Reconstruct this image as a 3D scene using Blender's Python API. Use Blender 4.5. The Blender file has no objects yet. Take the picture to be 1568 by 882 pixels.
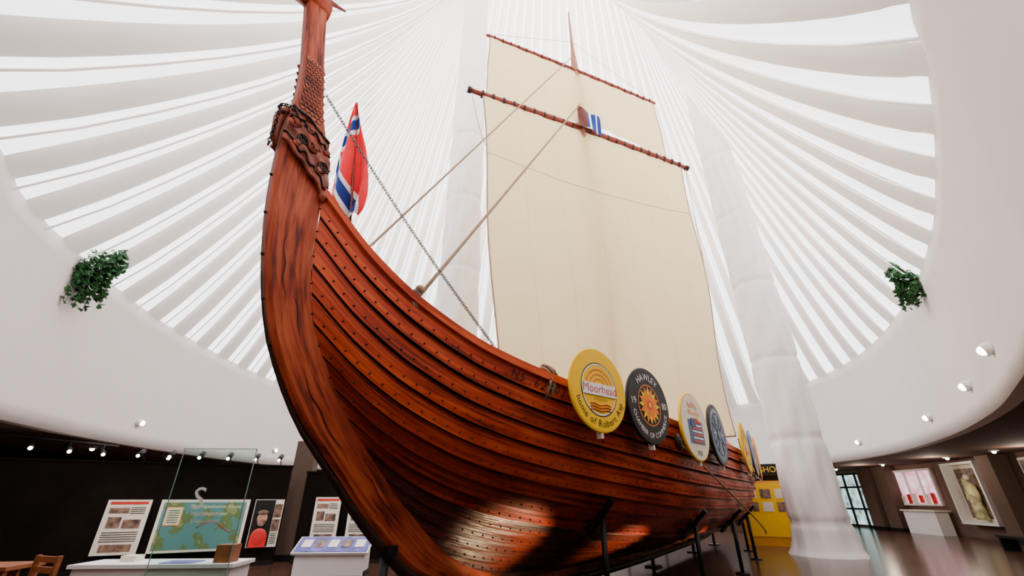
import bpy, math, random
from mathutils import Vector, Matrix
random.seed(7)
D=bpy.data; scene=bpy.context.scene
PH=math.radians(35)
MX,MY=2.5,11.4
# ---------------------------------------------------------------- materials
def newmat(name):
    m=D.materials.new(name); m.use_nodes=True
    nt=m.node_tree; b=nt.nodes['Principled BSDF']
    return m,nt,b
def mat(name,col,rough=0.6,metal=0.0,var=0.12,scale=6.0,bump=0.0,emit=0.0,stretch=(1,1,1),coat=0.0,spec=0.5):
    m,nt,b=newmat(name)
    tc=nt.nodes.new('ShaderNodeTexCoord'); mp=nt.nodes.new('ShaderNodeMapping'); mp.inputs['Scale'].default_value=stretch
    n=nt.nodes.new('ShaderNodeTexNoise'); n.inputs['Scale'].default_value=scale; n.inputs['Detail'].default_value=4
    r=nt.nodes.new('ShaderNodeValToRGB')
    r.color_ramp.elements[0].position=0.3; r.color_ramp.elements[1].position=0.7
    r.color_ramp.elements[0].color=tuple(c*(1-var) for c in col)+(1,)
    r.color_ramp.elements[1].color=tuple(min(1,c*(1+var)) for c in col)+(1,)
    nt.links.new(tc.outputs['Object'],mp.inputs[0]); nt.links.new(mp.outputs[0],n.inputs['Vector'])
    nt.links.new(n.outputs['Fac'],r.inputs[0]); nt.links.new(r.outputs[0],b.inputs['Base Color'])
    b.inputs['Roughness'].default_value=rough; b.inputs['Metallic'].default_value=metal
    b.inputs['Coat Weight'].default_value=coat; b.inputs['Specular IOR Level'].default_value=spec
    if bump:
        bp=nt.nodes.new('ShaderNodeBump'); bp.inputs['Strength'].default_value=bump; bp.inputs['Distance'].default_value=0.02
        nt.links.new(n.outputs['Fac'],bp.inputs['Height']); nt.links.new(bp.outputs[0],b.inputs['Normal'])
    if emit:
        nt.links.new(r.outputs[0],b.inputs['Emission Color']); b.inputs['Emission Strength'].default_value=emit
    return m
def wood_uv(name,dark,mid,light,su=0.7,sv=14,rough=0.38,bump=0.5,spec=0.3):
    m,nt,b=newmat(name)
    tc=nt.nodes.new('ShaderNodeTexCoord'); mp=nt.nodes.new('ShaderNodeMapping'); mp.inputs['Scale'].default_value=(su,sv,1)
    n=nt.nodes.new('ShaderNodeTexNoise'); n.inputs['Scale'].default_value=1.6; n.inputs['Detail'].default_value=8; n.inputs['Distortion'].default_value=0.6
    nt.links.new(tc.outputs['UV'],mp.inputs[0]); nt.links.new(mp.outputs[0],n.inputs['Vector'])
    n2=nt.nodes.new('ShaderNodeTexNoise'); n2.inputs['Scale'].default_value=0.9; n2.inputs['Detail'].default_value=5
    mp2=nt.nodes.new('ShaderNodeMapping'); mp2.inputs['Scale'].default_value=(1.3,3.2,1)
    nt.links.new(tc.outputs['UV'],mp2.inputs[0]); nt.links.new(mp2.outputs[0],n2.inputs['Vector'])
    mx=nt.nodes.new('ShaderNodeMath'); mx.operation='ADD'
    nt.links.new(n.outputs['Fac'],mx.inputs[0]); nt.links.new(n2.outputs['Fac'],mx.inputs[1])
    ml=nt.nodes.new('ShaderNodeMath'); ml.operation='MULTIPLY'; ml.inputs[1].default_value=0.5
    nt.links.new(mx.outputs[0],ml.inputs[0])
    r=nt.nodes.new('ShaderNodeValToRGB'); e=r.color_ramp.elements
    e[0].position=0.38; e[0].color=dark+(1,); e[1].position=0.62; e[1].color=light+(1,)
    k=e.new(0.49); k.color=mid+(1,)
    nt.links.new(ml.outputs[0],r.inputs[0]); nt.links.new(r.outputs[0],b.inputs['Base Color'])
    bp=nt.nodes.new('ShaderNodeBump'); bp.inputs['Strength'].default_value=bump; bp.inputs['Distance'].default_value=0.015
    nt.links.new(n.outputs['Fac'],bp.inputs['Height']); nt.links.new(bp.outputs[0],b.inputs['Normal'])
    rr=nt.nodes.new('ShaderNodeMapRange'); rr.inputs[1].default_value=.35; rr.inputs[2].default_value=.65; rr.inputs[3].default_value=rough+.14; rr.inputs[4].default_value=rough-.06
    nt.links.new(n2.outputs['Fac'],rr.inputs[0]); nt.links.new(rr.outputs[0],b.inputs['Roughness'])
    b.inputs['Specular IOR Level'].default_value=spec
    return m
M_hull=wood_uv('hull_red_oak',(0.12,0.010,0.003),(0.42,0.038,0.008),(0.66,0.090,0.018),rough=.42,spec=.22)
M_hull2=wood_uv('hull_red_oak_mid_shaded',(0.065,0.005,0.002),(0.25,0.019,0.005),(0.42,0.048,0.010),rough=.38,spec=.2)  # same oak, part of the shading down the hull put into its colour
M_hull3=wood_uv('hull_red_oak_bottom_shaded',(0.022,0.0025,0.0012),(0.085,0.009,0.003),(0.17,0.024,0.007),rough=.30,spec=.5)  # same oak, shade on the lower hull painted in as darker wood
M_lap=mat('seam_tar_and_lap_shade',(0.018,0.004,0.002),0.6,var=.3,spec=.15)  # black caulk and the shadow under each lap, painted as one dark colour
M_stem=wood_uv('stem_red_oak',(0.08,0.010,0.004),(0.31,0.040,0.011),(0.46,0.088,0.026),su=1.2,sv=9,bump=.9,rough=.45,spec=.22)
M_carve=mat('carved_wood',(0.22,0.036,0.014),0.5,var=0.65,scale=9,bump=0.6,spec=.3)
M_darkwood=mat('tarred_wood',(0.022,0.009,0.006),0.5,var=0.4,scale=5,spec=.25)
M_spar=mat('spar_wood',(0.17,0.024,0.013),0.5,var=0.3,scale=8,spec=.25)
M_mast=mat('mast_wood',(0.26,0.085,0.04),0.5,var=0.3,scale=8)
M_rivet=mat('iron_rivet',(0.018,0.014,0.014),0.45,0.5)
M_chain=mat('galvanised_chain',(0.14,0.135,0.145),0.35,0.8)
M_rope=mat('hemp_rope',(0.32,0.21,0.13),0.9,var=0.35,scale=60)
M_black=mat('black_steel',(0.008,0.008,0.009),0.45,0.2,spec=.3)
M_plaster=mat('white_plaster',(0.74,0.685,0.665),0.8,var=0.02,scale=1.2,bump=0.03,spec=.2)
M_white=mat('white_paint',(0.85,0.84,0.82),0.5,var=0.02)
M_yellow=mat('yellow_paint',(1.0,0.58,0.002),0.5,var=0.02,spec=.15)
M_orange=mat('orange_paint',(0.92,0.22,0.006),0.45,var=0.08,spec=.25)
M_amber=mat('amber_laminate',(0.80,0.34,0.015),0.45,var=0.06)
M_red=mat('red_paint',(0.62,0.02,0.02),0.45,var=0.08)
M_blue=mat('blue_paint',(0.02,0.04,0.22),0.45,var=0.08)
M_steelblue=mat('steel_blue_paint',(0.035,0.11,0.22),0.4,var=0.15,scale=14,spec=.3)
M_cream=mat('cream_paint',(0.82,0.76,0.60),0.5,var=0.06)
M_paper=mat('printed_paper',(0.80,0.76,0.68),0.6,var=0.04)
M_ink=mat('black_paint',(0.010,0.010,0.010),0.45,var=0.1,spec=.25)
M_brown=mat('brown_wall',(0.17,0.108,0.083),0.8,var=0.06,scale=2,spec=.15)
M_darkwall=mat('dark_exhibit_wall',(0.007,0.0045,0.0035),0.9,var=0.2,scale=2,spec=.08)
M_browncol=mat('brown_pillar',(0.11,0.072,0.055),0.7,var=0.06,spec=.15)
M_ceil=mat('brown_ceiling',(0.11,0.066,0.05),0.9,var=0.05,scale=2,spec=.1)
M_glow=mat('lamp_glow',(1.0,0.86,0.66),0.5,var=0.01,emit=14)
M_fflag_r=mat('flag_red',(0.85,0.012,0.03),0.7,var=0.08,spec=.2)
M_fflag_w=mat('flag_white',(0.9,0.9,0.95),0.7,var=0.03)
M_fflag_b=mat('flag_blue',(0.012,0.035,0.22),0.7,var=0.1,spec=.2)
M_pen_r=mat('pennant_brown',(0.10,0.02,0.015),0.8,var=.2)
M_leaf=mat('ivy_leaf',(0.022,0.095,0.024),0.5,var=0.65,scale=7,spec=.3)
def cloth(name,col,trans,seams):
    m,nt,b=newmat(name)
    out=nt.nodes['Material Output']
    tc=nt.nodes.new('ShaderNodeTexCoord')
    n=nt.nodes.new('ShaderNodeTexNoise'); n.inputs['Scale'].default_value=1.3; n.inputs['Detail'].default_value=5
    nt.links.new(tc.outputs['Object'],n.inputs['Vector'])
    r=nt.nodes.new('ShaderNodeValToRGB'); r.color_ramp.elements[0].color=tuple(c*0.93 for c in col)+(1,); r.color_ramp.elements[1].color=col+(1,)
    nt.links.new(n.outputs['Fac'],r.inputs[0])
    src=r.outputs[0]
    if seams:
        sx=nt.nodes.new('ShaderNodeSeparateXYZ'); nt.links.new(tc.outputs['UV'],sx.inputs[0])
        a=nt.nodes.new('ShaderNodeMath'); a.operation='MULTIPLY'; a.inputs[1].default_value=seams; nt.links.new(sx.outputs[0],a.inputs[0])
        f=nt.nodes.new('ShaderNodeMath'); f.operation='FRACT'; nt.links.new(a.outputs[0],f.inputs[0])
        l=nt.nodes.new('ShaderNodeMath'); l.operation='LESS_THAN'; l.inputs[1].default_value=0.03; nt.links.new(f.outputs[0],l.inputs[0])
        mx=nt.nodes.new('ShaderNodeMix'); mx.data_type='RGBA'; nt.links.new(l.outputs[0],mx.inputs[0])
        nt.links.new(src,mx.inputs[6]); mx.inputs[7].default_value=tuple(c*0.88 for c in col)+(1,)
        src=mx.outputs[2]
    nt.links.new(src,b.inputs['Base Color']); b.inputs['Roughness'].default_value=0.9; b.inputs['Specular IOR Level'].default_value=.15
    t=nt.nodes.new('ShaderNodeBsdfTranslucent'); nt.links.new(src,t.inputs[0])
    ms=nt.nodes.new('ShaderNodeMixShader'); ms.inputs[0].default_value=trans
    nt.links.new(b.outputs[0],ms.inputs[1]); nt.links.new(t.outputs[0],ms.inputs[2]); nt.links.new(ms.outputs[0],out.inputs[0])
    n3=nt.nodes.new('ShaderNodeTexNoise'); n3.inputs['Scale'].default_value=2.2; n3.inputs['Detail'].default_value=4
    mp=nt.nodes.new('ShaderNodeMapping'); mp.inputs['Scale'].default_value=(1,1,0.35); nt.links.new(tc.outputs['Object'],mp.inputs[0]); nt.links.new(mp.outputs[0],n3.inputs['Vector'])
    bp=nt.nodes.new('ShaderNodeBump'); bp.inputs['Strength'].default_value=0.3; bp.inputs['Distance'].default_value=0.10
    nt.links.new(n3.outputs['Fac'],bp.inputs['Height']); nt.links.new(bp.outputs[0],b.inputs['Normal'])
    return m
M_sail=cloth('sail_canvas',(0.99,0.82,0.47),0.5,7)
M_colfab=cloth('column_fabric',(0.99,0.95,0.935),0.1,0)
def tentmat(name,col,e0,e1):  # emission stands in for daylight coming through the fabric
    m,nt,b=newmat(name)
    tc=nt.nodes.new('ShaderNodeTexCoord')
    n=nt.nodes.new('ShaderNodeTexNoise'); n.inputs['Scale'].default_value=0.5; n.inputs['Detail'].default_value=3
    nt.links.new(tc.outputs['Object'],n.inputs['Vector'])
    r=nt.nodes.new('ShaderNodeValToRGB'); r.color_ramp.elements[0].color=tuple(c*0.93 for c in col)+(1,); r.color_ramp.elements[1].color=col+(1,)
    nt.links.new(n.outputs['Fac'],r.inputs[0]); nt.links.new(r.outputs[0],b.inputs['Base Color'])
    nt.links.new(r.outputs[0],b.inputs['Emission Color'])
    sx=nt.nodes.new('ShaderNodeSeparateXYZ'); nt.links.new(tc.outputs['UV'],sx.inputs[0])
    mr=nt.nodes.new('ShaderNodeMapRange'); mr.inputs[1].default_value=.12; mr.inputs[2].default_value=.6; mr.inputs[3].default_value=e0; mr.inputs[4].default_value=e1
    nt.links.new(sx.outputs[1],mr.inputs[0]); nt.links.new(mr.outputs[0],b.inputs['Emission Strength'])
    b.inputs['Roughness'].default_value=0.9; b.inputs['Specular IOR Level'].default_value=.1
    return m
M_tentA=tentmat('tent_fabric_daylight_glow',(0.95,0.95,1.0),3.4,2.9)
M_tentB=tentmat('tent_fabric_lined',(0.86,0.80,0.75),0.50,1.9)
# floor
def floormat():
    m,nt,b=newmat('polished_tile_floor')
    tc=nt.nodes.new('ShaderNodeTexCoord'); br=nt.nodes.new('ShaderNodeTexBrick'); br.inputs['Scale'].default_value=1.0
    br.inputs['Brick Width'].default_value=0.6; br.inputs['Row Height'].default_value=0.6; br.inputs['Mortar Size'].default_value=0.012; br.offset=0
    br.inputs['Color1'].default_value=(0.055,0.026,0.017,1); br.inputs['Color2'].default_value=(0.09,0.044,0.029,1); br.inputs['Mortar'].default_value=(0.03,0.02,0.016,1)
    nt.links.new(tc.outputs['Object'],br.inputs['Vector']); nt.links.new(br.outputs['Color'],b.inputs['Base Color'])
    b.inputs['Roughness'].default_value=0.2; b.inputs['Specular IOR Level'].default_value=.25
    return m
M_floor=floormat()
def glassmat():
    m,nt,b=newmat('clear_glass')
    b.inputs['Base Color'].default_value=(0.72,0.90,0.83,1); b.inputs['Roughness'].default_value=0.02
    b.inputs['Transmission Weight'].default_value=1.0; b.inputs['IOR'].default_value=1.5
    return m
M_glass=glassmat()
M_glassedge=mat('glass_polished_edge',(0.25,0.42,0.36),0.2,var=.05)
def outdoormat(name,c1,c2,e):
    m,nt,b=newmat(name)
    tc=nt.nodes.new('ShaderNodeTexCoord'); v=nt.nodes.new('ShaderNodeTexVoronoi'); v.inputs['Scale'].default_value=2.5
    nt.links.new(tc.outputs['Object'],v.inputs['Vector'])
    r=nt.nodes.new('ShaderNodeValToRGB'); r.color_ramp.elements[0].color=c1+(1,); r.color_ramp.elements[1].color=c2+(1,)
    nt.links.new(v.outputs['Distance'],r.inputs[0]); nt.links.new(r.outputs[0],b.inputs['Base Color'])
    nt.links.new(r.outputs[0],b.inputs['Emission Color']); b.inputs['Emission Strength'].default_value=e
    return m
M_out=outdoormat('daylit_garden',(0.03,0.11,0.03),(0.65,0.9,0.95),1.7)
M_shop=outdoormat('shop_interior',(0.9,0.75,0.8),(0.55,0.15,0.3),1.5)
def mapmat():
    m,nt,b=newmat('printed_map')
    tc=nt.nodes.new('ShaderNodeTexCoord'); n=nt.nodes.new('ShaderNodeTexNoise'); n.inputs['Scale'].default_value=2.4; n.inputs['Detail'].default_value=6
    nt.links.new(tc.outputs['Object'],n.inputs['Vector'])
    r=nt.nodes.new('ShaderNodeValToRGB'); r.color_ramp.interpolation='CONSTANT'; e=r.color_ramp.elements
    e[0].color=(0.10,0.24,0.27,1); e[1].position=0.52; e[1].color=(0.13,0.18,0.07,1); k=e.new(0.6); k.color=(0.30,0.28,0.13,1)
    nt.links.new(n.outputs['Fac'],r.inputs[0]); nt.links.new(r.outputs[0],b.inputs['Base Color']); return m
M_map=mapmat()
M_purple=mat('printed_blue_panel',(0.13,0.13,0.42),0.5,var=0.5,scale=5,spec=.2)
M_photo=mat('printed_photo',(0.20,0.12,0.09),0.5,var=0.8,scale=7)
M_skin=mat('printed_portrait_skin',(0.50,0.27,0.18),0.5,var=0.25,scale=9)
M_bench=mat('oak_table',(0.26,0.085,0.03),0.5,var=0.3,scale=6,spec=.25)
M_golden=mat('golden_costume',(0.80,0.62,0.33),0.5,var=0.6,scale=5)
M_exit=mat('exit_red',(1,0.02,0.02),0.5,var=0.01,emit=5)
# ---------------------------------------------------------------- builder
_cc={}
def glyph(s):
    if s in _cc: return _cc[s]
    cu=D.curves.new('t','FONT'); cu.body=s; cu.size=1; cu.resolution_u=3; cu.align_x='CENTER'
    ob=D.objects.new('t',cu); scene.collection.objects.link(ob)
    dg=bpy.context.evaluated_depsgraph_get(); me=ob.evaluated_get(dg).to_mesh()
    vs=[tuple(v.co) for v in me.vertices]; fs=[tuple(p.vertices) for p in me.polygons]
    ob.evaluated_get(dg).to_mesh_clear(); D.objects.remove(ob); D.curves.remove(cu)
    _cc[s]=(vs,fs); return _cc[s]
class MB:
    def __init__(s): s.v=[];s.f=[];s.m=[];s.sm=[];s.uv=[];s.mats=[]
    def mi(s,m):
        if m not in s.mats: s.mats.append(m)
        return s.mats.index(m)
    def add(s,vs,fs,m,M=None,smooth=False,uv=None):
        o=len(s.v); i=s.mi(m)
        for k,p in enumerate(vs):
            p=Vector(p)
            if M is not None: p=M@p
            s.v.append(p[:]); s.uv.append(uv[k] if uv else (p[0],p[2]))
        for f in fs:
            s.f.append([o+j for j in f]); s.m.append(i); s.sm.append(smooth)
    def box(s,c,d,m,M=None):
        x,y,z=c; a,b,e=d[0]/2,d[1]/2,d[2]/2
        vs=[(x+i*a,y+j*b,z+k*e) for i in(-1,1) for j in(-1,1) for k in(-1,1)]
        s.add(vs,[(0,1,3,2),(4,6,7,5),(0,4,5,1),(2,3,7,6),(0,2,6,4),(1,5,7,3)],m,M)
    def tube(s,pts,r,m,n=8,M=None,closed=False,rs=None,smooth=True):
        pts=[Vector(p) for p in pts]; vs=[];fs=[];N=len(pts);uv=[];L=0
        for i,p in enumerate(pts):
            if closed: t=pts[(i+1)%N]-pts[i-1]
            else: t=pts[min(i+1,N-1)]-pts[max(i-1,0)]
            t.normalize()
            a=Vector((0,0,1)) if abs(t.z)<0.92 else Vector((1,0,0))
            x=t.cross(a).normalized(); y=x.cross(t)
            rr=rs[i] if rs else r
            if i: L+=(pts[i]-pts[i-1]).length
            for k in range(n):
                th=2*math.pi*k/n; vs.append(p+x*math.cos(th)*rr+y*math.sin(th)*rr); uv.append((L,k/n*0.4))
        for i in range(N if closed else N-1):
            for k in range(n):
                a=i*n+k;b=i*n+(k+1)%n; c=((i+1)%N)*n+(k+1)%n; d=((i+1)%N)*n+k; fs.append((a,b,c,d))
        if not closed: fs.append(tuple(range(n))[::-1]); fs.append(tuple((N-1)*n+k for k in range(n)))
        s.add(vs,fs,m,M,smooth,uv)
    def disc(s,r,z,m,M=None,n=48,r0=0.0,th=0.0,a0=0,a1=360):
        vs=[];fs=[];full=(a1-a0>=360)
        K=n if full else n+1
        for k in range(K):
            a=math.radians(a0+(a1-a0)*k/n); c,q=math.cos(a),math.sin(a)
            vs+=[(r0*c,r0*q,z),(r*c,r*q,z),(r*c,r*q,z-th),(r0*c,r0*q,z-th)]
        for k in range(n if full else n):
            i=4*k;j=4*((k+1)%K)
            fs.append((i,i+1,j+1,j))
            if th: fs+= [(i+1,i+2,j+2,j+1),(i+3,i,j,j+3),(i+2,i+3,j+3,j+2)]
        s.add(vs,fs,m,M)
    def sphere(s,c,r,m,M=None,n=10,k=6,sc=(1,1,1)):
        vs=[];fs=[]
        for i in range(k+1):
            ph=math.pi*i/k
            for j in range(n):
                th=2*math.pi*j/n
                vs.append((c[0]+r*sc[0]*math.sin(ph)*math.cos(th),c[1]+r*sc[1]*math.sin(ph)*math.sin(th),c[2]+r*sc[2]*math.cos(ph)))
        for i in range(k):
            for j in range(n): fs.append((i*n+j,(i+1)*n+j,(i+1)*n+(j+1)%n,i*n+(j+1)%n))
        s.add(vs,fs,m,M,True)
    def grid(s,fn,nu,nv,m,M=None,smooth=True,uvf=None,mf=None):
        vs=[];uv=[]
        for i in range(nu+1):
            for j in range(nv+1):
                a,b=i/nu,j/nv; vs.append(fn(a,b)); uv.append(uvf(a,b) if uvf else (a,b))
        fs=[(i*(nv+1)+j,(i+1)*(nv+1)+j,(i+1)*(nv+1)+j+1,i*(nv+1)+j+1) for i in range(nu) for j in range(nv)]
        o=len(s.f); s.add(vs,fs,m,M,smooth,uv)
        if mf:
            q=0
            for i in range(nu):
                for j in range(nv):
                    s.m[o+q]=s.mi(mf((i+.5)/nu,(j+.5)/nv)); q+=1
    def text(s,st,size,m,M):
        vs,fs=glyph(st); s.add([(x*size,y*size,z) for x,y,z in vs],fs,m,M)
    def arctext(s,st,R,cang,size,m,z,M,bottom=False,gap=0.10):
        ws=[]
        for c in st:
            if c==' ': ws.append(0.32*size)
            else:
                vs,_=glyph(c); xs=[v[0] for v in vs]; ws.append((max(xs)-min(xs)+gap)*size)
        tot=sum(ws); pos=-tot/2
        for c,w in zip(st,ws):
            mid=pos+w/2; pos+=w
            if c==' ': continue
            if bottom:
                a=math.radians(cang)+mid/R; rot=a+math.pi/2
            else:
                a=math.radians(cang)-mid/R; rot=a-math.pi/2
            T=Matrix.Translation((R*math.cos(a),R*math.sin(a),z))@Matrix.Rotation(rot,4,'Z')
            vs,fs=glyph(c); xs=[v[0] for v in vs]; cx=(max(xs)+min(xs))/2
            s.add([((x-cx)*size,(y-0.35)*size,zz) for x,y,zz in vs],fs,m,M@T)
    def obj(s,name,parent=None,loc=None,rot=None):
        me=D.meshes.new(name); me.from_pydata(s.v,[],s.f)
        for m in s.mats: me.materials.append(m)
        me.polygons.foreach_set('material_index',s.m); me.polygons.foreach_set('use_smooth',s.sm)
        ul=me.uv_layers.new(name='UVMap'); li=[0]*len(me.loops); me.loops.foreach_get('vertex_index',li)
        fl=[]
        for i in li: fl+=list(s.uv[i])
        ul.data.foreach_set('uv',fl); me.update()
        o=D.objects.new(name,me); scene.collection.objects.link(o)
        if parent: o.parent=parent
        if loc: o.location=loc
        if rot: o.rotation_euler=rot
        return o
def empty(name,loc=(0,0,0),rz=0):
    e=D.objects.new(name,None); e.location=loc; e.rotation_euler=(0,0,rz); e.empty_display_size=0.3; scene.collection.objects.link(e); return e
class Crv:
    def __init__(s,pts):
        s.x=[p[0] for p in pts]; s.y=[p[1] for p in pts]; n=len(pts); x,y=s.x,s.y
        d=[(y[i+1]-y[i])/(x[i+1]-x[i]) for i in range(n-1)]
        s.t=[d[0]]+[0 if d[i-1]*d[i]<=0 else 2*d[i-1]*d[i]/(d[i-1]+d[i]) for i in range(1,n-1)]+[d[-1]]
    def __call__(s,q):
        x,y,t=s.x,s.y,s.t
        if q<=x[0]: return y[0]
        if q>=x[-1]: return y[-1]
        i=max(k for k in range(len(x)-1) if x[k]<=q); h=x[i+1]-x[i]; u=(q-x[i])/h
        return (2*u**3-3*u*u+1)*y[i]+(u**3-2*u*u+u)*h*t[i]+(3*u*u-2*u**3)*y[i+1]+(u**3-u*u)*h*t[i+1]
def cr_closed(P,n):
    out=[];N=len(P)
    for i in range(N):
        p0,p1,p2,p3=[Vector(P[(i+k-1)%N]) for k in range(4)]
        for j in range(12):
            t=j/12; out.append(0.5*((2*p1)+(-p0+p2)*t+(2*p0-5*p1+4*p2-p3)*t*t+(-p0+3*p1-3*p2+p3)*t**3))
    L=[0]
    for i in range(len(out)): L.append(L[-1]+(out[(i+1)%len(out)]-out[i]).length)
    res=[];k=0
    for q in range(n):
        d=L[-1]*q/n
        while L[k+1]<d: k+=1
        u=(d-L[k])/(L[k+1]-L[k]); res.append(out[k].lerp(out[(k+1)%len(out)],u))
    return res
def poly_arc(pts):
    P=[Vector((a,b)) for a,b in pts]; L=[0]
    for i in range(len(P)-1): L.append(L[-1]+(P[i+1]-P[i]).length)
    T=L[-1]; cs=Crv([(l/T,p[0]) for l,p in zip(L,P)]); cz=Crv([(l/T,p[1]) for l,p in zip(L,P)])
    return lambda a:(cs(a),cz(a))
def smooth(t): t=max(0,min(1,t)); return t*t*(3-2*t)
# ---------------------------------------------------------------- ROOM
ring_pts=[(5.2,3.35),(6.26,4.3),(8.25,6.4),(10.6,9.2),(13.3,13.3),(15.7,18.5),(16.6,23.6),(16.2,29.3),(12,33.5),(4,35.5),(-5,35),(-11,31),(-13.2,23.9),(-13,15.2),(-11.1,8.6),(-9.5,5.95),(-7,2.5),(-3,-0.9),(1,-0.9),(3.8,1.6)]
NP=64; SUB=8
ring=cr_closed(ring_pts,NP*SUB); NR=len(ring); C=Vector((1,17))
ZB,ZT=3.2,7.45
outer=[C+(p-C)*1.3 for p in ring]
def rnorm(i):
    t=ring[(i+1)%NR]-ring[i-1]; t.normalize(); n=Vector((t.y,-t.x))
    if n.dot(ring[i]-C)<0: n=-n
    return n
low=[ring[i]-rnorm(i)*(0.42*smooth((ring[i].x-2)/5)) for i in range(NR)]
b=MB(); KZ=10
vs=[];fs=[]; W=KZ+3
for i in range(NR):
    p=ring[i]; q=low[i]; n=rnorm(i)*0.25
    for k in range(KZ+1):
        u=k/KZ; f=(1-u)**1.7; c=p.lerp(q,f); vs.append((c.x,c.y,ZB+(ZT-ZB)*u))
    vs+=[(p.x+n.x,p.y+n.y,ZT),(q.x+n.x,q.y+n.y,ZB)]
for i in range(NR):
    a=W*i;c=W*((i+1)%NR)
    for k in range(W): fs.append((a+k,c+k,c+(k+1)%W,a+(k+1)%W))
b.add(vs,fs,M_plaster,smooth=False)
for i in range(len(b.f)):
    if i%W<KZ: b.sm[i]=True
b.obj('wall_drum')
b=MB(); vs=[]
for i in range(NR):
    p=low[i]+rnorm(i)*0.25;q=outer[i]; vs+=[(p.x,p.y,ZB),(q.x,q.y,ZB)]
fs=[(2*i,2*((i+1)%NR),2*((i+1)%NR)+1,2*i+1) for i in range(NR)]
b.add(vs,fs,M_ceil); b.obj('ceiling')
b=MB(); b2=MB()
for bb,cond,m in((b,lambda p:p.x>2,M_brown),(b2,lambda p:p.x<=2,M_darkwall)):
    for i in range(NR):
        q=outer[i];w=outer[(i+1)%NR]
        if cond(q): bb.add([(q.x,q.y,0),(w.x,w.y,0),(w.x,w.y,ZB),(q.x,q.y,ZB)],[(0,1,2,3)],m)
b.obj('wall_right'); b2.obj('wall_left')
b=MB(); b.add([(p.x,p.y,0) for p in outer],[tuple(range(NR))],M_floor); b.obj('floor')
# tent
A=Vector((-1.8,14.8)); B=Vector((6.0,14.8)); ZP=33
bt=MB(); NRAD=26
def tentpt(x,y,r,drop):
    q=(x+13.2)/29.8; P=A.lerp(B,q)
    px=x+(P.x-x)*r; py=y+(P.y-y)*r
    z=ZT-0.15+(ZP-ZT)*(0.58*r+0.42*r**2.2)
    return (px,py,z-drop*min(1,r/0.05)*(1-r)**0.6)
for k in range(NP):
    for part in range(2):
        i0=k*SUB+(0 if part==0 else 4)
        cols=8; vs=[];uv=[]
        for c in range(cols+1):
            i=(i0+c//2)%NR; j=(i0+(c+1)//2)%NR
            p=(ring[i]+ring[j])*.5+rnorm(i)*0.12
            f=c/cols
            drop=(0.10*math.sin(math.pi*f)) if part==0 else 0.30*math.sqrt(max(0,1-(2*f-1)**2))
            for r in range(NRAD+1):
                vs.append(tentpt(p.x,p.y,r/NRAD if r else 0,drop)); uv.append((c/cols,r/NRAD))
        R=NRAD+1
        fs=[(c*R+r,(c+1)*R+r,(c+1)*R+r+1,c*R+r+1) for c in range(cols) for r in range(NRAD)]
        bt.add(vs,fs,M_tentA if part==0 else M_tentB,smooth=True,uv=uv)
    p=ring[(k*SUB+3)%NR]
    bt.tube([tentpt(p.x,p.y,r/14,0.10) for r in range(15)],0.03,M_tentB,4)
bt.obj('ceiling_tent_fabric')
def column(x,y,r0,name):
    b=MB()
    ties=[0.9,3.4,6.2,9.3,12.6,16,20,24]
    def fn(a,h):
        z=h*29.5; th=2*math.pi*a
        r=r0*(1.0+0.28*math.exp(-z/0.35)) * (1-0.25*z/30)
        for t in ties: r-=0.05*math.exp(-((z-t)/0.10)**2)
        r+=0.020*math.sin(11*th+1.7*math.sin(z*0.9))+0.013*math.sin(23*th+z*2)+0.02*math.sin(5*th-z*3.1)
        r+=0.04*math.exp(-z/0.3)*math.sin(30*z)
        return (x+r*math.cos(th),y+r*math.sin(th),z)
    b.grid(fn,72,300,M_colfab); return b.obj(name)
column(9.85,15.6,0.82,'fabric_wrapped_column')
column(-2.0,14.4,0.80,'fabric_wrapped_column')
# ---------------------------------------------------------------- SHIP
ship=empty('viking_ship',(MX,MY,0),math.radians(55))
shipM=Matrix.Translation((MX,MY,0))@Matrix.Rotation(math.radians(55),4,'Z'); shipI=shipM.inverted()
def L(s,w,z): return Vector((s,-w,z))
def W2L(p): return shipI@Vector(p)
bow=poly_arc([(-5.3,.64),(-5.9,.88),(-6.7,1.42),(-7.35,2.02),(-7.82,2.52),(-8.15,2.95),(-8.42,3.45),(-8.55,4.0),(-8.62,4.75),(-8.65,5.02)])
stern=poly_arc([(8.6,.70),(9.8,1.05),(10.9,2.0),(11.5,3.4),(11.8,5.1)])
ZG=Crv([(-8.65,5.02),(-8.07,4.25),(-7.46,3.73),(-6.57,3.3),(-5.41,3.04),(-3.2,2.83),(-1.2,2.71),(1.6,2.65),(5.5,2.68),(8,2.98),(10,3.6),(11.2,4.4),(11.8,5.1)])
WG=Crv([(-8.65,.05),(-8.07,.42),(-7.46,.75),(-6.57,1.15),(-5.41,1.6),(-3.2,2.15),(-1.2,2.42),(1.6,2.5),(5.5,2.3),(8,1.75),(10,1.0),(11.2,.4),(11.8,.05)])
ZK=Crv([(0,.64),(.12,.54),(.5,.5),(.85,.56),(1,.70)])
Gm=Crv([(0,0),(.2,.09),(.4,.23),(.6,.44),(.8,.71),(1,1)])
Fm=Crv([(0,0.0),(.2,.36),(.4,.67),(.6,.87),(.8,.965),(1,1)])
Fb=Crv([(0,0.0),(.2,.17),(.4,.37),(.6,.60),(.8,.82),(1,1)])
def am(v): return v*1.25-.25*v*v
b0=bow(0);b1=bow(1);e0=stern(0);e1=stern(1)
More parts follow.
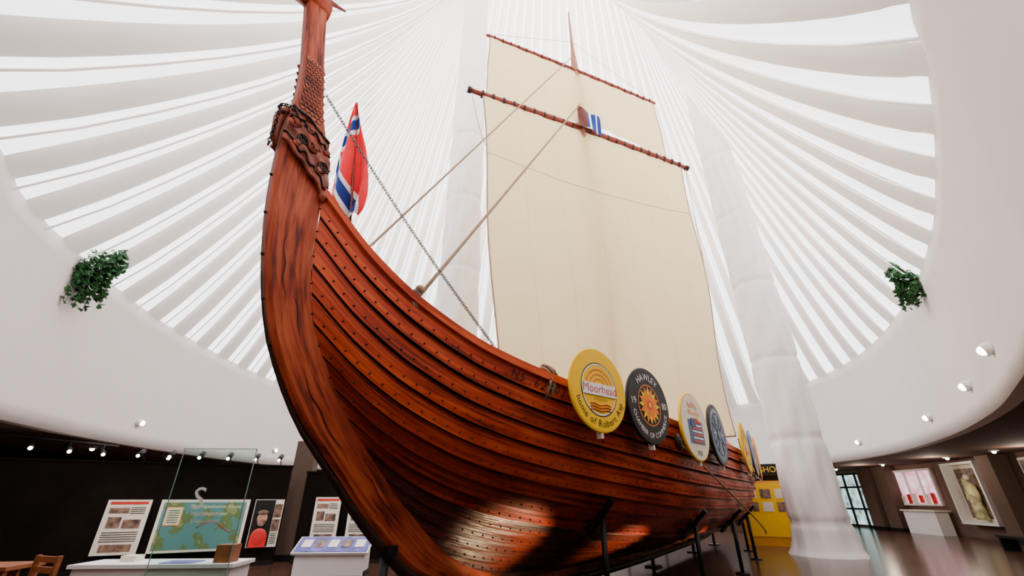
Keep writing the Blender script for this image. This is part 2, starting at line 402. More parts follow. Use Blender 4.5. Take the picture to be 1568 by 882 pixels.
def S(p,v,side=1):
    bb=bow(am(v)); ee=stern(am(v))
    s=bb[0]+(ee[0]-bb[0])*p; sg=-8.65+20.45*p
    zg=ZG(sg); zk=ZK(p)
    wb=1-smooth(p/.38); ws=1-smooth((1-p)/.3)
    G=Gm(v)*(1-wb-ws)+wb*(bb[1]-b0[1])/(b1[1]-b0[1])+ws*(ee[1]-e0[1])/(e1[1]-e0[1])
    F=Fm(v)*(1-wb-ws)+(wb+ws)*Fb(v)
    y=WG(sg)*F+0.07
    return L(s,y*side,zk+(zg-zk)*G)
def Nrm(p,v,side):
    d=1e-3
    a=S(min(1,p+d),v,side)-S(max(0,p-d),v,side); c=S(p,min(1,v+d),side)-S(p,max(0,v-d),side)
    n=a.cross(c)
    if n.length<1e-12: return Vector((0,-side,0))
    n.normalize()
    if n.y*(-side)<0: n=-n
    return n
NS=15; PN=[ (k/110)**1.35 for k in range(111)]
bh=MB(); br=MB()
for side in (1,-1):
    for j in range(NS):
        v0=j/NS; v1=(j+1)/NS; off=random.random()*40
        hm=M_hull if j>=9 else (M_hull2 if j>=6 else M_hull3)  # lower strakes take the darker copies that carry painted shading
        rows=[[],[],[],[],[]]
        for p in PN:
            fade=0.4+0.6*smooth(p/.05)
            n=Nrm(p,v0+.01,side); n2=Nrm(p,(v0+v1)/2,side)
            base=S(p,v0,side); rows[0].append(base-n*0.005)
            rows[1].append(S(p,max(0,v0-0.008),side)+n*0.070*fade)
            rows[2].append(S(p,(v0+v1)/2,side)+n2*0.040*fade)
            rows[3].append(S(p,v1-.016,side)+Nrm(p,v1,side)*(.004+.011*fade))
            rows[4].append(S(p,v1,side)+Nrm(p,v1,side)*0.004)
        K=len(PN)
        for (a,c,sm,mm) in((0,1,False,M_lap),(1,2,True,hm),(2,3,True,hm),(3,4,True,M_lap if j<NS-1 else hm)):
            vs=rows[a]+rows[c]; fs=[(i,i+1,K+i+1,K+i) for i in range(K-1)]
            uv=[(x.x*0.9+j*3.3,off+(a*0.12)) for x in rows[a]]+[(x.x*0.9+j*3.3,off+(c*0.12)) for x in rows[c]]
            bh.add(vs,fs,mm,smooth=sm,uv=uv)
        if j>0:
            last=None
            for k in range(2400):
                p=k/2400
                q=S(p,v0+0.010,side)
                if last is None or (q-last).length>0.18:
                    last=q; n=Nrm(p,v0,side); fade=0.4+0.6*smooth(p/.05); c=q+n*0.064*fade
                    t=Vector((1,0,0)); x=n.cross(t).normalized(); y=n.cross(x); r=0.016
                    br.add([c+x*r,c+y*r,c-x*r,c-y*r,c+n*r*0.9],[(0,1,4),(1,2,4),(2,3,4),(3,0,4)],M_rivet)
bh.obj('hull_planking',ship); br.obj('hull_rivets',ship)
bg=MB()
for side in(1,-1):
    vs=[]
    for p in PN:
        c=S(p,1,side); n=Vector((0,-side,0)); 
        for dx,dz in((-.05,-.055),(.06,-.055),(.06,.05),(-.05,.05)):
            vs.append(c+n*dx+Vector((0,0,dz)))
    K=len(PN); fs=[(4*i+k,4*i+(k+1)%4,4*i+4+(k+1)%4,4*i+4+k) for i in range(K-1) for k in range(4)]
    bg.add(vs,fs,M_hull,uv=[(x.x*.9,5+.05*(i%4)) for i,x in enumerate(vs)])
bg.obj('gunwale_rail',ship)
bd=MB()
vs=[];
for p in PN[8:-6]: vs+=[S(p,.62,1)+Vector((0,.03,0)),S(p,.62,-1)+Vector((0,-.03,0))]
bd.add(vs,[(2*i,2*i+1,2*i+3,2*i+2) for i in range(len(vs)//2-1)],M_bench); bd.obj('deck',ship)
pairs=[((-9.47,7.95),(-9.2,7.95)),((-9.36,7.3),(-9.08,7.2)),((-9.26,6.7),(-8.97,6.65)),((-9.23,6.21),(-8.87,6.15)),((-9.25,5.6),(-8.70,5.65)),((-9.23,5.2),(-8.64,5.25)),((-9.18,4.67),(-8.61,4.75)),((-9.04,3.89),(-8.55,4.0)),((-8.825,3.2),(-8.41,3.45)),((-8.55,2.71),(-8.14,2.95)),((-8.23,2.29),(-7.82,2.52)),((-7.85,1.93),(-7.35,2.02)),((-7.23,1.35),(-6.67,1.44)),((-6.35,.75),(-5.85,.9)),((-5.0,.42),(-4.9,.64)),((-3,.32),(-3,.58)),((0,.28),(0,.55)),((5,.33),(5,.56)),((8,.42),(8,.68)),((10,.8),(9.7,1.07)),((11.3,1.9),(10.8,2.0)),((12,3.4),(11.4,3.4)),((12.3,5.2),(11.7,5.1)),((12.3,6.5),(12.0,6.5)),((12.0,7.8),(11.85,7.7))]
T=[0]
for i in range(1,len(pairs)): T.append(T[-1]+ (Vector(pairs[i][0])-Vector(pairs[i-1][0])).length)
co=[Crv([(t,q[i][k]) for t,q in zip(T,pairs)]) for i in range(2) for k in range(2)]
bs=MB(); prof=[(0,.045),(.12,.085),(.5,.105),(.97,.115),(1,.09)]
vs=[];uv=[];NK=260
for i in range(NK+1):
    t=T[-1]*i/NK; O=Vector((co[0](t),co[1](t))); I=Vector((co[2](t),co[3](t)))
    ringp=[(f,w) for f,w in prof]+[(f,-w) for f,w in reversed(prof)]
    for f,w in ringp:
        q=O.lerp(I,f); wig=1+0.10*math.sin(t*9)*f*(1-f)
        vs.append(L(q.x,w*wig,q.y)); uv.append((t*0.9,f*0.7+(3 if w<0 else 0)))
n=len(prof)*2
fs=[(i*n+k,i*n+(k+1)%n,(i+1)*n+(k+1)%n,(i+1)*n+k) for i in range(NK) for k in range(n)]+[tuple(range(n)),tuple(NK*n+k for k in range(n))]
bs.add(vs,fs,M_stem,smooth=False,uv=uv)
# keel proper is tarred
for fi,f in enumerate(bs.f[:NK*n]):
    i=fi//n; t=T[-1]*i/NK
    if t>9.4 and fi%n in (0,n-1,n-2,8,9) and t<T[-1]-8: bs.m[fi]=bs.mi(M_darkwood)
for i in range(0,NK):
    t=T[-1]*i/NK
    if 3.0<t<9.2 and i%4==0:
        bs.sphere(L(co[0](t)-0.01,0.0,co[1](t)),0.020,M_rivet,n=6,k=4)
shoe=[];srs=[]
for i in range(81):
    t=4.2+(T[-1]-4.2-8)*i/80; q=smooth(i/20); shoe.append(L(co[0](t)-0.010-.015*q,0,co[1](t)-0.02-.02*q)); srs.append(.008+.072*q)
bs.tube(shoe,0.06,M_darkwood,8,rs=srs)
for (t0,t1,f,w) in((2.3,3.0,.4,.006),(2.6,3.3,.7,.007),(3.6,4.6,.35,.006),(4.2,5.2,.6,.006),(5.3,6.4,.4,.006),(5.0,5.6,.75,.005),(6.3,7.2,.6,.006)):
    pts=[]
    for k in range(13):
        t=t0+(t1-t0)*k/12; q=Vector((co[0](t),co[1](t))).lerp(Vector((co[2](t),co[3](t))),f+.03*math.sin(k*1.3)); pts.append(L(q.x,.106,q.y))
    bs.tube(pts,w,M_darkwood,4,rs=[w*math.sin(math.pi*(k+.3)/12.6) for k in range(13)])
bs.obj('stem_keel_and_sternpost',ship)
# carving
bc=MB()
COo=Crv([(4.6,-9.19),(5.2,-9.25),(5.6,-9.28),(5.95,-9.26),(6.2,-9.22)]); COi=Crv([(4.6,-8.58),(5.2,-8.60),(5.6,-8.67),(6.0,-8.80)])
for side in(1,-1):
    def fn(a,h):
        top=6.0-0.22*a; bot=5.42-0.55*a+0.05*abs(math.sin(a*math.pi*3.5))
        z=bot+(top-bot)*h
        t=COo(z); I=COi(z)
        return L(t+(I-t)*a,side*(0.115+0.05*math.sin(math.pi*min(1,max(0,a)))+0.018*math.sin(h*17)*math.sin(a*11)),z)
    bc.grid(fn,28,22,M_carve)
    bc.tube([fn(k/24,0.02) for k in range(25)],0.026,M_carve,6)
    bc.tube([fn(k/24,0.98) for k in range(25)],0.022,M_darkwood,6)
    bc.tube([Vector(fn(k/24,0.80+0.05*math.sin(k)))+L(0,side*.012,0) for k in range(25)],0.014,M_darkwood,5)
    bc.tube([Vector(fn(k/24,0.18+0.04*math.sin(k*1.4)))+L(0,side*.012,0) for k in range(25)],0.014,M_darkwood,5)
    for (a,h,r,tw) in((.15,.55,.075,1),(.36,.44,.08,-1),(.58,.52,.08,1),(.82,.42,.085,-1),(.25,.22,.045,1),(.48,.75,.045,1),(.7,.2,.05,1),(.9,.75,.04,1)):
        c=Vector(fn(a,h)); pts=[]
        for k in range(22):
            u=k/21; th=tw*u*2.3*2*math.pi; rr=r*(1-u*.8); pts.append(c+L(rr*math.cos(th),side*0.016,rr*math.sin(th)))
        bc.tube(pts,0.014,M_carve if tw>0 else M_darkwood,5)
    c=Vector(fn(.9,.03)); bc.tube([c+L(0,side*.01,.03),c+L(.0,side*.03,-.05),c+L(.01,side*.02,-.13)],.05,M_carve,8,rs=[.04,.055,.015])
    for row in range(15):
        z=6.02+row*0.062
        xo=Crv([(6.0,-9.25),(6.21,-9.22),(6.7,-9.25),(7,-9.29)])(z); xi=Crv([(6.0,-8.84),(6.15,-8.88),(6.65,-8.99),(7,-9.04)])(z)
        nn=5
        for k in range(nn):
            f=.06+.88*(k+.5+(row%2)*.5)/nn
            if f>.97: continue
            c=L(xo+(xi-xo)*f,side*(0.104),z)
            pts=[c+L(0.040*math.cos(th),side*0.012,0.055*math.sin(th)) for th in [math.pi+math.pi*q/8 for q in range(9)]]
            bc.add([c+L(0,-side*.004,.06)]+pts,[(0,q,q+1) for q in range(1,9)],M_stem)
            bc.tube([q_-Vector((0,side*-.004,.003)) for q_ in pts],0.006,M_darkwood,4)
bc.tube([L(-9.27,0,5.98),L(-9.33,0,5.75),L(-9.31,0,5.5),L(-9.27,0,5.35)],0.06,M_carve,8,rs=[.04,.06,.05,.02])
hs=[(-9.15,8.02,.22,.13),(-9.35,8.15,.27,.19),(-9.6,8.22,.27,.21),(-9.85,8.2,.22,.19),(-10.15,8.12,.15,.15),(-10.45,8.1,.13,.12),(-10.62,8.14,.05,.05)]
vs=[];fs=[];n=14
for (s_,z_,rz,ry) in hs:
    for k in range(n):
        th=2*math.pi*k/n; vs.append(L(s_,ry*math.cos(th),z_+rz*math.sin(th)))
fs=[(i*n+k,i*n+(k+1)%n,(i+1)*n+(k+1)%n,(i+1)*n+k) for i in range(len(hs)-1) for k in range(n)]+[tuple(range(n)),tuple((len(hs)-1)*n+k for k in range(n))]
bc.add(vs,fs,M_stem,smooth=True,uv=[(v.x,v.z) for v in vs])
bc.tube([L(-9.5,0,7.98),L(-9.9,0,7.86),L(-10.3,0,7.88)],0.07,M_stem,8,rs=[.11,.08,.04])
for side in(1,-1):
    bc.sphere(L(-9.72,side*.18,8.33),0.055,M_ink)
    bc.tube([L(-9.3,side*.12,8.35),L(-9.1,side*.17,8.6),L(-8.85,side*.16,8.7)],0.05,M_carve,7,rs=[.06,.045,.015])
    bc.tube([L(-10.4,side*.06,8.2),L(-10.5,side*.09,8.3),L(-10.42,side*.1,8.36)],0.03,M_carve,6)
bc.obj('dragon_head_and_neck_carving',ship)
bl=MB(); txt='NS 625037 NE'; p=0.118
for ch in txt:
    P=S(p,.958,1); n_=Nrm(p,.958,1); tx=(S(p+.002,.958,1)-S(p-.002,.958,1)).normalized(); up=n_.cross(tx)
    if up.z<0: up=-up; 
    if tx.cross(up).dot(n_)<0: tx=-tx
    if ch!=' ':
        Mx=Matrix((tx,up,n_)).transposed().to_4x4(); Mx.translation=P+n_*0.078-up*0.055
        bl.text(ch,0.15,M_ink,Mx)
    p+=0.0052
bl.obj('carved_registration_letters',ship)
bm=MB()
bm.tube([L(0,0,.6),L(0,0,14.0),L(0,0,17.2),L(-.05,.0,18.2),L(-.1,0,20.5)],.16,M_mast,12,rs=[.19,.17,.13,.07,.03]); bm.obj('mast',ship)
def sparpts(a,c,z,bend,nn=24):
    out=[]
    for k in range(nn+1):
        u=k/nn; x=a[0]+(c[0]-a[0])*u; y=a[1]+(c[1]-a[1])*u; out.append(W2L((x,y,z+bend*math.sin(math.pi*u))))
    return out
YL,YR=(-1.33,9.66),(7.0,13.3); TL,TR=(-.93,9.85),(6.1,12.86)
bm=MB(); 
pp=sparpts(YL,YR,13.55,.05); bm.tube(pp,.1,M_spar,10,rs=[.075+.05*math.sin(math.pi*k/24) for k in range(25)])
for k in range(1,24):
    c=pp[k]; d=(pp[k]-pp[k-1]).normalized(); bm.tube([c-d*.03,c+d*.03],.13,M_darkwood,10)
bm.tube([pp[0],pp[0]+(pp[0]-pp[1]).normalized()*.12],.11,M_darkwood,8); bm.tube([pp[-1],pp[-1]+(pp[-1]-pp[-2]).normalized()*.12],.11,M_darkwood,8)
bm.obj('main_yard',ship)
bm=MB(); pp=sparpts(TL,TR,16.7,.03); bm.tube(pp,.07,M_spar,10,rs=[.05+.03*math.sin(math.pi*k/24) for k in range(25)])
for k in range(1,24):
    c=pp[k]; d=(pp[k]-pp[k-1]).normalized(); bm.tube([c-d*.02,c+d*.02],.09,M_darkwood,8)
bm.obj('topsail_yard',ship)
def sailfn(tl,tr,bl_,br_,zt,zbL,zbR,belly,arch=0,bend=0,ed=.05,top_rip=.012):
    tl,tr,bl_,br_=[Vector(q) for q in(tl,tr,bl_,br_)]
    nrm=Vector((.40,-.915))
    def fn(a,h):
        bot=bl_.lerp(br_,a); top=tl.lerp(tr,a); q=bot.lerp(top,h)
        z0=zbL+(zbR-zbL)*a+arch*math.sin(math.pi*a**1.5); z1=zt+bend*math.sin(math.pi*a)
        z=z0+(z1-z0)*h
        d=belly*math.sin(math.pi*a)**.8*math.sin(math.pi*min(1,h*0.95+.05))**.8
        k=1 if ed>.02 else .3
        d+=k*0.07*(1-h)**1.5*math.sin(a*34+h*9)+k*0.045*math.sin(a*11-h*7)*(1-h)+top_rip*math.sin(a*60)*h**6
        d+=k*0.07*math.exp(-((a-.32-h*.25)/.03)**2)*(1-h)**2*3
        d+=k*0.08*math.exp(-((a-.62+h*.35)/.025)**2)*(1-h)**2*2
        edge=ed*math.sin(h*9)*((1-a)**6-a**6)
        return W2L((q.x+nrm.x*d+edge,q.y+nrm.y*d,z))
    return fn
f1=sailfn((-.97,9.78),(6.8,13.2),(-.22,10.1),(6.65,13.3),13.46,2.5,3.25,.45,bend=.05)
bm=MB(); bm.grid(f1,90,90,M_sail)
bm.tube([Vector(f1(k/60,.78-.06*math.sin(math.pi*k/60))) for k in range(61)],.010,M_rope,4)
for a in(0,1): bm.tube([f1(a,k/40) for k in range(41)],.022,M_rope,5)
bm.tube([f1(k/40,0) for k in range(41)],.025,M_rope,5)
bm.obj('mainsail',ship)
f2=sailfn((-.8,9.9),(6.0,12.82),(-.87,9.86),(6.15,12.9),16.66,13.45,13.45,.16,arch=.42,bend=.03,ed=0.01)
bm=MB(); bm.grid(f2,60,30,M_sail)
for a in(0,1): bm.tube([f2(a,k/20) for k in range(21)],.018,M_rope,5)
bm.obj('topsail',ship)
bm=MB()
def pen(a,h):
    return W2L((2.35+.85*a,10.9+.05*math.sin(a*9+h*3)+.35*a,13.45+.85*h-.25*a))
bm.grid(pen,20,10,M_fflag_b,mf=lambda a,h:M_fflag_w if .5<a<.62 or .78<a<.86 else (M_fflag_b if a>.4 else M_pen_r)); bm.obj('mast_pennant',ship)
bm=MB()
def rope(a,c,r,sag=0,nn=20):
    a,c=Vector(a),Vector(c); bm.tube([a.lerp(c,k/nn)-Vector((0,0,sag*math.sin(math.pi*k/nn))) for k in range(nn+1)],r,M_rope,6)
rope(L(0,-.1,17.7),L(-8.0,-.45,4.15),.020,.0)
rope(L(-.1,.15,14.8),L(-7.5,.72,3.8),.025,.0)
ye=W2L((YL[0],YL[1],13.6)); yr=W2L((YR[0],YR[1],13.6))
rope(ye,Vector(f1(0,.80)),.012,.3); rope(yr,Vector(f1(1,.45)),.012,.0)
rope(W2L((TL[0],TL[1],16.75)),L(0,0,18.6),.008); rope(W2L((TR[0],TR[1],16.75)),L(0,0,18.6),.008)
bm.sphere(L(-7.5,.72,3.86),.085,M_darkwood,sc=(1,.7,1.2)); bm.sphere(L(-7.42,.7,4.0),.06,M_rope); bm.sphere(L(-7.5,.74,3.75),.09,M_rope)
for k in range(5):
    c=L(-5.75+.05*k,1.5,3.02+.05*(k%2)); bm.tube([c+L(0.04*math.sin(3*t),.12*math.cos(t),.2*math.sin(t)) for t in [2*math.pi*q/16 for q in range(16)]],.022,M_rope,5,closed=True)
pts=[]
for k in range(25):
    u=k/24; s_=-2.9+7.5*u; pts.append(L(s_,2.42+.35*math.sin(math.pi*u),2.45-1.75*u-.35*math.sin(math.pi*u)))
bm.tube(pts,.016,M_rope,6); bm.sphere(pts[0],.12,M_darkwood,sc=(.8,.5,1.2))
bm.obj('rigging_ropes',ship)
bm=MB(); a=L(-8.93,.12,6.5); c=L(-6.5,1.22,3.38); nl=96
for k in range(nl):
    u=(k+.5)/nl; P=a.lerp(c,u)-Vector((0,0,.10*math.sin(math.pi*u))); d=(c-a).normalized(); n1=d.cross(Vector((0,0,1))).normalized(); n2=d.cross(n1)
    s1=n1 if k%2 else n2
    bm.tube([P+d*.034*math.cos(t)+s1*.018*math.sin(t) for t in [2*math.pi*q/10 for q in range(10)]],.0060,M_chain,4,closed=True)
for z,yy in((5.86,.0),(5.74,0)):
    for k in range(34):
        th=2*math.pi*k/34; P=L(-9.02+.33*math.cos(th),.17*math.sin(th),z-.10*math.cos(th)); t1=Vector((-math.sin(th)*.33,-math.cos(th)*.17,0)).normalized(); s1=Vector((0,0,1)) if k%2 else t1.cross(Vector((0,0,1)))
        bm.tube([P+t1*.036*math.cos(t)+s1*.02*math.sin(t) for t in [2*math.pi*q/8 for q in range(8)]],.008,M_darkwood,4,closed=True)
for k in range(11):
    P=L(-9.36,.05,5.80-.05*k); s1=Vector((1,0,0)) if k%2 else Vector((0,1,0))
    bm.tube([P+Vector((0,0,.034*math.cos(t)))+s1*.02*math.sin(t) for t in [2*math.pi*q/8 for q in range(8)]],.008,M_darkwood,4,closed=True)
bm.obj('forestay_chain',ship)
bm=MB()
XL=Crv([(5.6,-2.95),(6.15,-3.09),(6.86,-3.11),(7.64,-3.06),(8.35,-2.99)]); XR=Crv([(5.6,-2.60),(5.9,-2.43),(6.15,-2.40),(6.86,-2.50),(7.64,-2.74),(8.35,-2.95)])
def ff(a,h):
    z=8.35-2.72*h-(0.05*math.sin(a*7)*h) + (0.35*(a-.6)*h*h if a>.6 else 0); x=XL(z)+(XR(z)-XL(z))*a
    return W2L((x,5.74+.13*math.sin(a*10+h*2.5)*(0.3+h),z))
def fm(a,h):
    d1=abs(h+.22*a-.34); d2=abs(h-.62*a-.52-.05*math.sin(6*a)) 
    d=min(d1,d2*0.8)
    return M_fflag_b if d<.045 else (M_fflag_w if d<.085 else M_fflag_r)
bm.grid(ff,60,150,M_fflag_r,mf=fm); bm.tube([W2L((-2.35,5.78,3.2)),W2L((-2.97,5.78,8.40))],.02,M_spar,8)
bm.obj('norwegian_flag',ship)
cr=empty('ship_cradle',(MX,MY,0),math.radians(55)); bm=MB()
def near_p(s_t,v):
    best=0
    for k in range(400):
        if abs(S(k/400,v,1).x-s_t)<abs(S(best,v,1).x-s_t): best=k/400
    return best
for s_t,v in((-3.9,.5),(-1.1,.5),(2.1,.5),(5.2,.5),(7.5,.5)):
    p=near_p(s_t,v)
    for side in(1,-1):
        c=S(p,v,side); n_=Nrm(p,v,side); q=c+n_*0.09
        up=Vector((0,0,1)); tdir=(up-n_*up.dot(n_)).normalized()
        bm.tube([Vector((q.x,q.y,0)),Vector((q.x,q.y,q.z-.05))],.045,M_black,8)
        bm.tube([Vector((q.x,q.y,.0)),Vector((q.x,q.y,.03))],.16,M_black,12)
        x=Vector((1,0,0)); 
        Mx=Matrix((x,tdir,x.cross(tdir))).transposed().to_4x4(); Mx.translation=c+n_*.095
        bm.box((0,-.05,0),(.09,.75,.07),M_black,Mx); bm.box((-.12,-.22,0),(.3,.16,.06),M_black,Mx)
for s_t,zt in((-6.9,1.08),(-5,.42),(-2,.3),(2,.3),(6,.34),(9,.5)):
    bm.tube([(s_t,0,0),(s_t,0,zt)],.05,M_black,8); bm.box((s_t,0,.02),(.35,.35,.04),M_black)
    if zt>.9: bm.box((s_t,0,zt-.02),(.14,.26,.1),M_black)
bm.obj('steel_posts',cr)
# ---------------------------------------------------------------- shields
def shield_base(b,rim,face,R=.585):
    b.disc(R,.03,rim,r0=0,th=.05); b.disc(R-.012,.033,face,r0=0)
    b.tube([((R)*math.cos(t),(R)*math.sin(t),.012) for t in [2*math.pi*k/48 for k in range(48)]],.02,rim,6,closed=True)
I4=Matrix.Identity(4)
def TZ(x,y,z,r=0): return Matrix.Translation((x,y,z))@Matrix.Rotation(r,4,'Z')
def sh1(b):
    shield_base(b,M_yellow,M_yellow)
    b.disc(.385,.036,M_ink,r0=.37); b.disc(.37,.036,M_white,r0=.35)
    for r in(.29,.22,.15): b.disc(r,.042,M_red,r0=r-.014,a0=10,a1=170,n=24)
    b.box((0,-.01,.044),(.72,.17,.006),M_white); 
    b.text('Moorhead',.175,M_red,TZ(0,-.06,.049)); b.text('minnesota',.07,M_ink,TZ(0,-.16,.049))
    for k in range(3): b.tube([(-.22+.44*q/10,-.22-.04*k+.012*math.sin(q),.042) for q in range(11)],.007,M_red,4)
    b.arctext('home of Robert Asp',.475,-90,.135,M_ink,.04,I4,bottom=True)
def sh2(b):
    shield_base(b,M_ink,M_ink)
    for k in range(16):
        b.add([(0,0,.04),(.17,-.055,.042),(.30,0,.042),(.17,.055,.042)],[(0,1,2,3)],M_orange if k%2 else M_yellow,Matrix.Rotation(2*math.pi*k/16,4,'Z'))
    for k in range(16):
        b.add([(0,0,.043),(.10,-.035,.045),(.20,0,.045),(.10,.035,.045)],[(0,1,2,3)],M_orange,Matrix.Rotation(2*math.pi*(k+.5)/16,4,'Z'))
    b.disc(.07,.048,M_red); b.disc(.04,.05,M_yellow); b.disc(.325,.04,M_orange,r0=.31)
    b.arctext('HAWLEY',.45,90,.15,M_white,.04,I4); b.arctext('CHAMBER OF COMMERCE',.465,-90,.105,M_white,.04,I4,bottom=True)
    b.text('19',.15,M_white,TZ(-.45,-.02,.04)); b.text('80',.15,M_white,TZ(.45,-.02,.04))
def sh3(b):
    shield_base(b,M_yellow,M_cream)
    b.arctext('Rollag',.40,90,.17,M_orange,.04,I4); b.text('Minnesota',.12,M_orange,TZ(0,.2,.04)); 
    b.box((0,-.1,.038),(.62,.40,.006),M_steelblue)
    for k in range(7): b.box((.04,-.26+.055*k,.043),(.42,.03,.006),M_red if k%2==0 else M_white)
    b.box((-.1,.06,.047),(.2,.14,.006),M_blue); b.sphere((.1,.12,.045),.06,M_orange,sc=(1,1,.2)); b.arctext('1980',.46,-90,.12,M_ink,.04,I4,bottom=True)
def sh4(b):
    shield_base(b,M_ink,M_ink); b.disc(.52,.036,M_steelblue,r0=.42); b.disc(.39,.038,M_steelblue)
    for k in range(12): b.box((.27,0,.043),(.2,.025,.006),M_cream if k%3==0 else M_ink,Matrix.Rotation(2*math.pi*k/12,4,'Z'))
    b.disc(.12,.046,M_ink); b.disc(.09,.048,M_steelblue); b.arctext('CITY OF FARGO NORTH DAKOTA',.47,90,.085,M_cream,.04,I4)
def sh5(b):
    shield_base(b,M_yellow,M_yellow); b.disc(.42,.036,M_ink,r0=.395); b.arctext('DILWORTH',.3,90,.14,M_ink,.04,I4)
    b.box((0,-.1,.04),(.36,.16,.01),M_red); b.disc(.1,.048,M_white)
def sh6(b):
    shield_base(b,M_steelblue,M_white); b.disc(.5,.036,M_steelblue,r0=.3); b.disc(.2,.038,M_steelblue)
def sh7(b):
    shield_base(b,M_orange,M_yellow); b.disc(.4,.036,M_orange,r0=.2)
for s_,z_,fn in((-4.97,3.0,sh1),(-3.78,2.93,sh2),(-2.2,2.77,sh3),(-.88,2.76,sh4),(2.0,2.75,sh5),(3.6,2.74,sh6),(5.1,2.72,sh7)):
    w=WG(s_)+.07; tw=(WG(s_+.2)-WG(s_-.2))/.4
    t=L(1,tw,0).normalized(); nn=Vector((t.y,-t.x,0)); 
    if nn.y>0: nn=-nn
    pos=L(s_,w,z_)+nn*.17
    R3=shipM.to_3x3(); N=R3@nn; U=Vector((0,0,1)); X=U.cross(N)
    Mw=Matrix((X,U,N)).transposed().to_4x4(); Mw.translation=shipM@pos
    b=MB(); fn(b)
    b.box((0,.1,-.06),(.08,.25,.10),M_darkwood); b.box((0,-.62,-.02),(.05,.1,.08),M_cream)
    o=b.obj('round_shield'); o.matrix_world=Mw
# ---------------------------------------------------------------- ivy
def ivy(x,y,z,w,h,nx,ny,nleaf):
    b=MB(); b.tube([(0,0,h*.1),(0,0,h*.35)],.2,M_darkwood,14,rs=[.13,.2])
    tvec=Vector((-ny,nx,0)); nv=Vector((nx,ny,0))
    for k in range(nleaf):
        u=random.uniform(-1,1); vv=random.uniform(-1,1)
        if u*u+vv*vv>1.0+.35*math.sin(7*math.atan2(vv,u)+1): continue
        p=tvec*(u*w*.5)+nv*random.uniform(.05,.42)*(1-abs(vv)*.4)+Vector((0,0,vv*h*.5))
        s=random.uniform(.07,.12)
        R=Matrix.Rotation(random.uniform(-.9,.9)+math.atan2(ny,nx)+math.pi/2,4,'Z')@Matrix.Rotation(random.uniform(.3,1.5),4,'X')@Matrix.Rotation(random.uniform(-.8,.8),4,'Y')
        b.add([(0,0,0),(-s*.8,s*.5,.02),(-s*.5,s*1.1,.0),(0,s*1.8,-.03),(s*.5,s*1.1,0),(s*.8,s*.5,.02)],[(0,3,2,1),(0,5,4,3)],M_leaf,Matrix.Translation(p)@R)
    for k in range(12):
        u=random.uniform(-.45,.45)*w; L0=random.uniform(.4,.6)*h
        pt=[tvec*u*.5+nv*.15,tvec*u*.9+nv*.3+Vector((0,0,-L0*.4)),tvec*u+nv*.25+Vector((0,0,-L0))]
        b.tube(pt,.008,M_leaf,4)
        for q in range(5):
            p=pt[1].lerp(pt[2],q/4); s=.09; R=Matrix.Rotation(random.uniform(0,6),4,'Z')@Matrix.Rotation(random.uniform(.5,1.5),4,'X')
            b.add([(0,0,0),(-s*.8,s*.5,.02),(-s*.5,s*1.1,.0),(0,s*1.8,-.03),(s*.5,s*1.1,0),(s*.8,s*.5,.02)],[(0,3,2,1),(0,5,4,3)],M_leaf,Matrix.Translation(p)@R)
    return b.obj('hanging_ivy_plant',loc=(x,y,z))
ivy(-11.65,10.45,7.5,1.0,2.5,.95,-.3,1400)
ivy(12.05,11.55,7.5,.70,1.6,-.85,-.5,720)
# ---------------------------------------------------------------- drum lights
def ringhit(x,y,z):
    i=min(range(NR),key=lambda k:(ring[k]-Vector((x,y))).length); u=(z-ZB)/(ZT-ZB); return ring[i].lerp(low[i],(1-u)**1.7),-rnorm(i)
bl=MB()
for x,y,z in((-12.9,15.5,3.95),(-13.2,25,3.95),(9.25,7.4,4.12),(11.25,10.0,4.0),(13.6,13.9,3.9),(16.2,20.5,3.9)):
    p,n_=ringhit(x,y,z)
    c=Vector((p.x+n_.x*.08,p.y+n_.y*.08,z)); d=Vector((n_.x,n_.y,-.3)).normalized()
    bl.tube([c-d*.12,c+d*.05],.12,M_white,14); bl.sphere(c+d*.06,.09,M_glow)
bl.obj('drum_wall_spotlights')
bl=MB()
for x,y in((-14.5,12),(-14.8,16),(-15,20),(-14.9,24),(-14.3,9),(19,20),(19.3,24),(18,17),(19.6,28),(16,13)):
    bl.tube([(x,y,ZB-.03),(x,y,ZB-.005)],.11,M_glow,14); bl.tube([(x,y,ZB-.035),(x,y,ZB-.004)],.15,M_white,14)
    bl.sphere((x,y,ZB-.05),.07,M_glow)
bl.obj('recessed_downlights')
